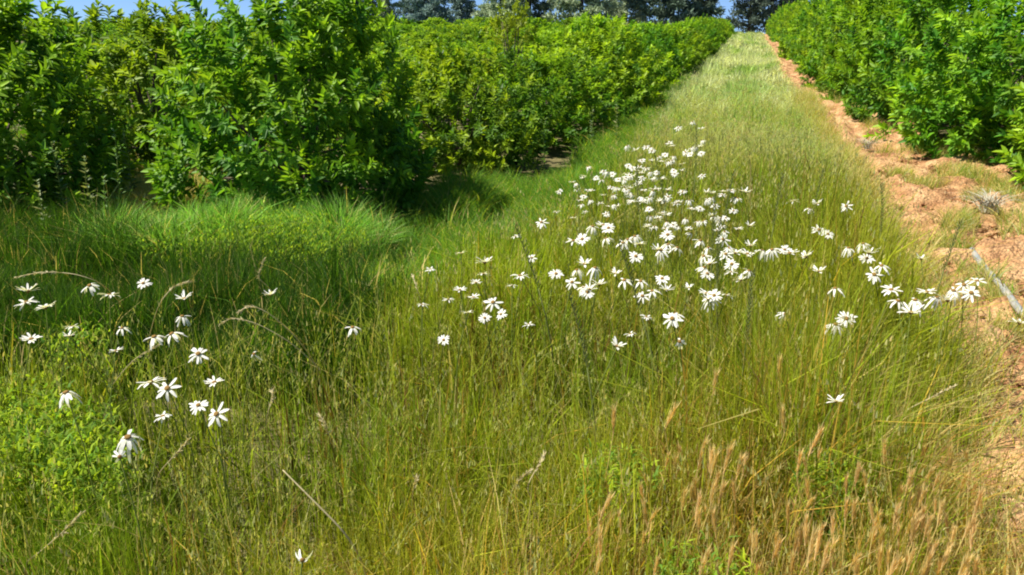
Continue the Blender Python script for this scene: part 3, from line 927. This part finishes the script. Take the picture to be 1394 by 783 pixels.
# ------------------------------------------------------------------ barley ears, spikes, stalks
def ear_meshes(seed):
    r = np.random.default_rng(seed); g = Geo(); L = .075
    tube(g, [(0, 0, 0), (.001, 0, L * .5), (.003, 0, L)], [.0022, .002, .001], 5)
    n = 60
    for k in range(n):
        t = k / n; a = k * 2.4
        p = np.array([.004 * t, 0, L * t]); d = unit(np.array([math.cos(a) * .2, math.sin(a) * .2, 1.0]) + r.normal(0, .06, 3)); s = unit(np.cross(d, [math.cos(a + .5), math.sin(a + .5), .1]))
        ln = .042 * (.8 + .4 * r.random())
        q = p + d * .013
        g.add([p - s * .0006, p + s * .0006, q + s * .0016, q - s * .0016], [[0, 1, 2, 3]])
        g.add([q - s * .0014, q + s * .0014, p + d * ln + s * .0003, p + d * ln - s * .0003], [[0, 1, 2, 3]])
    head = g.mesh('seed_head', M_ear)
    g = Geo(); b = .05 + .05 * r.random()
    tube(g, [(b * (t * t - t) * 2, .3 * b * (t * t - t), t) for t in (0, .3, .6, 1)], [.0018, .0017, .0015, .0013], 5)
    return g.mesh('stem', M_earstem, True), head


EARS = [ear_meshes(s) for s in range(4)]


def barley(px, py, h, label, group, s=1.0):
    x, y, d = at(px, py, h)
    o = empty('wild_barley', (x, y, float(gz(x, y))))
    st, hd = random.choice(EARS)
    a = link('stem', st, o); a.scale = (1, 1, h); a.rotation_euler[2] = rng.random() * 6.28
    b = link('seed_head', hd, o); b.location = (0, 0, h); b.rotation_euler = (rng.normal(0, .16), rng.normal(0, .16), rng.random() * 6.28); b.scale = (s, s, s)
    tag(o, label, 'wild barley', group)


for px, py, l in [(905, 585, 'solitary pinkish barley ear left of the golden patch'), (970, 540, 'orange barley ear highest left above the golden patch'), (985, 645, 'tall pale barley ear at the left of the golden patch'),
                  (1060, 520, 'small orange barley ear standing above the golden patch centre'), (1068, 590, 'palest barley ear rising over the middle of the golden patch'), (1101, 620, 'plump golden barley ear right of the palest one'),
                  (835, 590, 'brownish bent barley ear far left of the golden patch')]:
    barley(px, py, .48, l, 'single barley ears', .85)
for _ in range(150):
    while True:
        px = 800 + 540 * rng.random(); py = 625 + 175 * rng.random()
        if rng.random() < (.25 + .75 * (px - 800) / 540) * (.5 + .5 * (py - 600) / 200): break
    barley(px, py, .28 + .18 * rng.random(), 'golden wild barley ear in the dry lower right patch', 'barley ears in the golden patch', .45 + .4 * rng.random())


def spike(px, py, h, dx, label, head=.3, mat=None, lean_y=0.0, r0=.0034):
    x, y, d = at(px, py, h)
    bx = x - dx * 1.6
    z0 = float(gz(bx, y))
    o = empty('grass_spike', (bx, y - lean_y, z0))
    g = Geo(); P = lambda t: np.array([dx * 1.6 * t ** 1.4 + .012 * math.sin(t * 5 + px), lean_y * t + .01 * math.sin(t * 7 + py), h * t])
    tube(g, [P(t) for t in np.linspace(0, 1 - head, 6)], [r0, r0 * .95, r0 * .9, r0 * .85, r0 * .75, r0 * .65], 6)
    link('stem', g.mesh('stem', M_spike if mat is None else mat, True), o)
    g = Geo()
    for k in range(64):
        t = 1 - head + head * k / 64; p = P(t); a = k * 2.4
        dd = unit(np.array([math.cos(a) * .5, math.sin(a) * .5, 1.0])); s = unit(np.cross(dd, [math.cos(a + 1.3), math.sin(a + 1.3), 0]))
        q = p + dd * .009; e = p + dd * .022
        g.add([p - s * .001, p + s * .001, q + s * .002, q - s * .002, e + s * .0003, e - s * .0003], [[0, 1, 2, 3], [3, 2, 4, 5]])
    link('seed_head', g.mesh('seed_head', M_spike if mat is None else mat), o)
    tag(o, label, 'grass spike', 'tall grass spikes')


for a in [(868, 222, .86, -.05, 'tall dark spike in front of the far daisy drift, leftmost of the tall pair'), (890, 208, .9, -.09, 'tall dark leaning spike, right of the tall pair before the far drift'),
          (946, 172, .92, -.02, 'highest dark spike reaching towards the pale far strip'), (970, 266, .84, -.03, 'dark upright spike over the crowded daisy band'), (981, 300, .82, -.02, 'dark spike beside the crowded daisy band, lower than its neighbour'),
          (1064, 240, .82, .02, 'thin green spike above the flat daisies on the right'), (1198, 250, .8, -.03, 'brown spike against the pale edge of the track'), (1308, 300, .74, .05, 'yellowish spike in front of the bare orange soil'),
          (702, 308, .8, -.12, 'leaning green spike above the mid meadow daisies'), (838, 330, .82, -.16, 'slanting brown spike through the loose daisy patch'), (1000, 235, .82, .03, 'slim green spike in the yellow-green grass hump'),
          (1120, 232, .8, .04, 'slim green spike at the right of the grass hump'), (770, 400, .78, -.1, 'dark slanting spike right of the mid meadow daisies'), (1030, 370, .78, .03, 'green spike among the right daisies')]:
    spike(*a)


def arch(base_px, pts_px, label, r0=.0022, hb=.25, head=True, mat=None, cat='dry stalk'):
    """a stalk rooted below base_px that climbs and bends through points (px, py, height)"""
    pts = []
    x, y, _ = at(base_px[0], base_px[1], hb); z = float(gz(x, y))
    o0 = np.array([x, y, z]); pts.append(o0); pts.append(np.array([x, y, z + hb]))
    for (px, py, h) in pts_px:
        a, b, _ = at(px, py, h); pts.append(np.array([a, b, float(gz(a, b)) + h]))
    pts = np.array(pts) - o0
    # smooth
    k = len(pts); t = np.linspace(0, k - 1, 5 * k)
    sm = np.stack([np.interp(t, np.arange(k), pts[:, i]) for i in range(3)], 1)
    for _ in range(4): sm[1:-1] = (sm[:-2] + 2 * sm[1:-1] + sm[2:]) / 4
    o = empty('dry_stalk', tuple(o0))
    g = Geo(); tube(g, sm, np.linspace(r0, r0 * .55, len(sm)), 6); link('stem', g.mesh('stem', mat or M_straw, True), o)
    if head:
        g = Geo(); m = len(sm)
        for k in range(40):
            f = m - 1 - (m * .33) * (1 - k / 40); i0 = int(f); i1 = min(i0 + 1, m - 1); p = sm[i0] + (sm[i1] - sm[i0]) * (f - i0)
            dd = unit(unit(sm[i1] - sm[max(i0 - 1, 0)]) + rng.normal(0, .35, 3)); s = unit(np.cross(dd, rng.normal(0, 1, 3)))
            q = p + dd * .006; e = p + dd * .016
            g.add([p - s * .0006, p + s * .0006, q + s * .002, q - s * .002, e + s * .0003, e - s * .0003], [[0, 1, 2, 3], [3, 2, 4, 5]])
        link('seed_head', g.mesh('seed_head', mat or M_straw), o)
    tag(o, label, cat, 'bent and dry grass stalks')


arch((435, 500), [(400, 455, .45), (365, 425, .55), (340, 415, .58), (325, 425, .55)], 'bent straw stalk, upper of two arching left of the dark gap')
arch((445, 510), [(395, 465, .42), (350, 440, .50), (318, 432, .52), (300, 440, .5)], 'bent straw stalk, lower of two arching left of the dark gap')
arch((170, 420), [(140, 385, .58), (100, 372, .62), (55, 370, .62), (20, 378, .6)], 'arched dry stalk curving over the stacked daisies at far left')
arch((200, 470), [(215, 415, .58), (235, 390, .62), (262, 382, .63)], 'short hooked straw stalk above the big tangled pair of daisies')
arch((140, 540), [(180, 490, .5), (215, 470, .53)], 'slanting straw stalk running up to the big tangled pair')
arch((500, 775), [(470, 725, .38), (420, 675, .46), (385, 640, .5)], 'pale green straight stalk slanting up-left from the bottom edge', r0=.003, head=False)
arch((735, 700), [(715, 665, .36), (735, 630, .42), (742, 618, .42)], 'twisted grey straw stalk at the bottom centre')
arch((690, 690), [(700, 660, .36), (722, 640, .42)], 'short grey straw stalk beside the twisted one at the bottom centre')
arch((365, 600), [(362, 570, .42), (370, 545, .48), (372, 530, .5)], 'pale feathery stalk upright in the dark gap')
arch((455, 620), [(448, 590, .44), (435, 565, .48)], 'pale feathery stalk leaning left in the dark gap')
arch((380, 410), [(365, 390, .5), (350, 378, .55), (360, 352, .62)], 'kinked pale stalk with tufted tip before the soft grass mound')
arch((560, 690), [(563, 665, .4), (568, 650, .43)], 'small straw stalk with pale head left of bottom centre')
arch((580, 440), [(570, 400, .55), (562, 375, .58)], 'thin straw stalk at the left of the mid meadow daisies')
arch((1190, 590), [(1230, 560, .42), (1270, 540, .46), (1300, 525, .46)], 'straw stalk leaning out over the track')
arch((210, 650), [(238, 620, .42), (255, 600, .45)], 'brownish stalk leaning right below the small side-on daisy')
arch((30, 770), [(50, 755, .3), (80, 730, .36), (110, 700, .4)], 'greyish dry stalk in the bottom left corner')


# ------------------------------------------------------------------ leafy weeds at the left, dry clumps and other track things
def weed_meshes(seed, pale):
    r = np.random.default_rng(seed); g = Geo()
    tube(g, [(0, 0, 0), (.01, .01, .25), (.03, 0, .5), (.03, .02, .68)], [.006, .005, .004, .002], 6)
    n = 42; t = np.linspace(.12, 1, n); a = np.arange(n) * 2.4 + r.normal(0, .8, n); t = np.clip(t + r.normal(0, .05, n), .05, 1)
    P = np.stack([.03 * t, .015 * t, .68 * t], 1); D = unit(np.stack([np.cos(a), np.sin(a), .35 + .6 * t], 1))
    V, Q = leaf_batch(P, D, unit(np.stack([np.cos(a) * -.4, np.sin(a) * -.4, np.ones(n)], 1)), .12 * (1.15 - .7 * t) * (.45 + .7 * r.random(n)), .034 * (1.1 - .5 * t), .2 * np.ones(n))
    c = mixc([.07, .15, .04], pale, r.random(n))
    return g.mesh('stem', M_stem, True), np_mesh('leaves', V, Q, np.repeat(c, 6, 0), M_weed)


WEEDS = [weed_meshes(1, [.30, .30, .12]), weed_meshes(2, [.16, .27, .07]), weed_meshes(3, [.22, .28, .13])]
for k, (px, py, s, l) in enumerate([(28, 300, .8, 'leafy weed with pale tips, leftmost below the dark bushy tree'), (62, 300, .85, 'leafy weed with yellowish leaves second from the left edge'),
                        (95, 315, .9, 'tall leafy weed under the dark bushy tree with a branching stem'), (128, 320, .8, 'leafy weed with brownish tips left of the soft grass mound'),
                        (165, 300, .95, 'tall bright leafy weed beneath the gap between the left trees'), (185, 285, .9, 'leafy weed with glossy green leaves right of the tall bright one'),
                        (70, 345, .7, 'low leafy weed above the arched dry stalk'), (150, 345, .7, 'low leafy weed at the left foot of the soft grass mound'),
                        (805, 215, .75, 'grey-green leafy weed at the foot of the left row beside the far daisy drift'), (840, 205, .7, 'smaller grey-green leafy weed further along the foot of the left row'),
                        (740, 245, .8, 'yellowish leafy weed before the dark hollow of the left row')]):
    x, y, _ = at(px, py, 0.0)
    o = empty('leafy_weed', (x, y, float(gz(x, y)) - .01), k * 1.7); o.scale = (s * 1.15, s * 1.15, s * 1.2)
    st, lv = WEEDS[k % 3]; link('stem', st, o); link('leaves', lv, o)
    tag(o, l, 'weed', 'leafy weeds below the left trees')


def dry_clump(px, py, s, label):
    n = 90; r = np.random.default_rng(int(px))
    V, Q, k, _ = ribbons(np.zeros((n, 3)) + r.normal(0, .03, (n, 3)) * np.array([1, 1, 0]), .16 + .14 * r.random(n), r.random(n) * 6.28, .8 + .9 * r.random(n), r.random(n) * 6.28, .006 + .006 * r.random(n), 4)
    x, y, _ = at(px, py, 0)
    o = link('dry_clump', np_mesh('dry_clump', V, Q, None, M_greydry)); o.location = (x, y, float(gz(x, y)) + .02); o.scale = (s, s, s)
    tag(o, label, 'dead weed')


dry_clump(1345, 292, 1.1, 'grey dried-up weed clump on the bare soil under the largest right tree')
dry_clump(1180, 205, .8, 'small brownish dead weed clump at the foot of the right row')


def hose():
    pts = []
    for px, py in [(1318, 335), (1326, 350), (1342, 372), (1362, 392), (1376, 412), (1388, 428), (1402, 438), (1440, 450), (1500, 452)]:
        x, y, _ = at(px, py, .03); pts.append((x, y, track_z(x, y) + .018))
    pts = np.array(pts); k = len(pts); t = np.linspace(0, k - 1, 40)
    sm = np.stack([np.interp(t, np.arange(k), pts[:, i]) for i in range(3)], 1)
    for _ in range(3): sm[1:-1] = (sm[:-2] + 2 * sm[1:-1] + sm[2:]) / 4
    sm[:4, 2] -= np.linspace(.08, 0, 4)
    g = Geo(); tube(g, sm - sm[20], np.full(40, .021), 12)
    o = link('irrigation_hose', g.mesh('irrigation_hose', M_hose, True)); o.location = sm[20]
    tag(o, 'weathered grey-blue hose curving out of the orange soil at the right edge', 'hose')


hose()


def twig(p0, p1, label):
    a = at(*p0, .0); b = at(*p1, .0); A = np.array([a[0], a[1], track_z(a[0], a[1]) + .04]); B = np.array([b[0], b[1], track_z(b[0], b[1]) + .05])
    g = Geo(); L = B - A
    mid_ = L * .5 + np.array([0.006, 0, .012])
    tube(g, [np.zeros(3), L * .25 + np.array([0, .004, .006]), mid_, L * .8, L], [.005, .0045, .004, .003, .002], 6)
    s = np.linalg.norm(L)
    tube(g, [mid_, mid_ + unit(L + np.array([0, s * .8, .1 * s])) * s * .3], [.003, .0015], 6)
    o = link('dead_twig', g.mesh('dead_twig', M_twig, True)); o.location = A
    tag(o, label, 'twig')


twig((1345, 735), (1400, 775), 'dark dead twig lying on the soil in the bottom right corner')
twig((1320, 712), (1375, 705), 'short dark twig above the longer one in the bottom right corner')


# ------------------------------------------------------------------ light, sky, camera
SUN_EL, SUN_AZ = R(58), R(-100)      # azimuth measured from +Y towards +X: left and a little behind the camera
sun_dir = Vector((math.sin(SUN_AZ) * math.cos(SUN_EL), math.cos(SUN_AZ) * math.cos(SUN_EL), math.sin(SUN_EL)))
w = bpy.data.worlds.new('World'); sc.world = w; w.use_nodes = True
nt = w.node_tree; nt.nodes.clear()
ow = nt.nodes.new('ShaderNodeOutputWorld'); bg = nt.nodes.new('ShaderNodeBackground'); sky = nt.nodes.new('ShaderNodeTexSky')
sky.sky_type = 'NISHITA'; sky.sun_disc = False; sky.sun_elevation = SUN_EL; sky.sun_rotation = SUN_AZ
sky.air_density = 0.62; sky.dust_density = 0.0; sky.ozone_density = 5.5
bg.inputs[1].default_value = 0.08
nt.links.new(sky.outputs[0], bg.inputs[0]); nt.links.new(bg.outputs[0], ow.inputs[0])
ld = bpy.data.lights.new('sun', 'SUN'); ld.energy = 4.6; ld.angle = R(.53); ld.color = (1.0, .95, .86)
lo = bpy.data.objects.new('sun', ld); COL.objects.link(lo)
lo.rotation_euler = sun_dir.to_track_quat('Z', 'Y').to_euler(); lo.location = (0, 0, 30)

cd = bpy.data.cameras.new('camera'); co = bpy.data.objects.new('camera', cd); COL.objects.link(co)
cd.sensor_width = 36; cd.lens = 36 * F / 1394; cd.clip_start = .05; cd.clip_end = 4000
co.location = (0, 0, EYE); co.rotation_euler = (math.pi / 2 - PITCH, 0, 0)
sc.camera = co

vs_ = sc.view_settings
vs_.view_transform = 'Standard'; vs_.look = 'None'; vs_.gamma = 1; vs_.use_curve_mapping = False; vs_.exposure = 1.05
cy = sc.cycles
cy.max_bounces = 7; cy.diffuse_bounces = 4; cy.glossy_bounces = 2; cy.transmission_bounces = 4; cy.transparent_max_bounces = 4
cy.caustics_reflective = False; cy.caustics_refractive = False
cy.filter_width = 2.0
print('daisies', daisies[0], 'orchard trees', ntree[0])
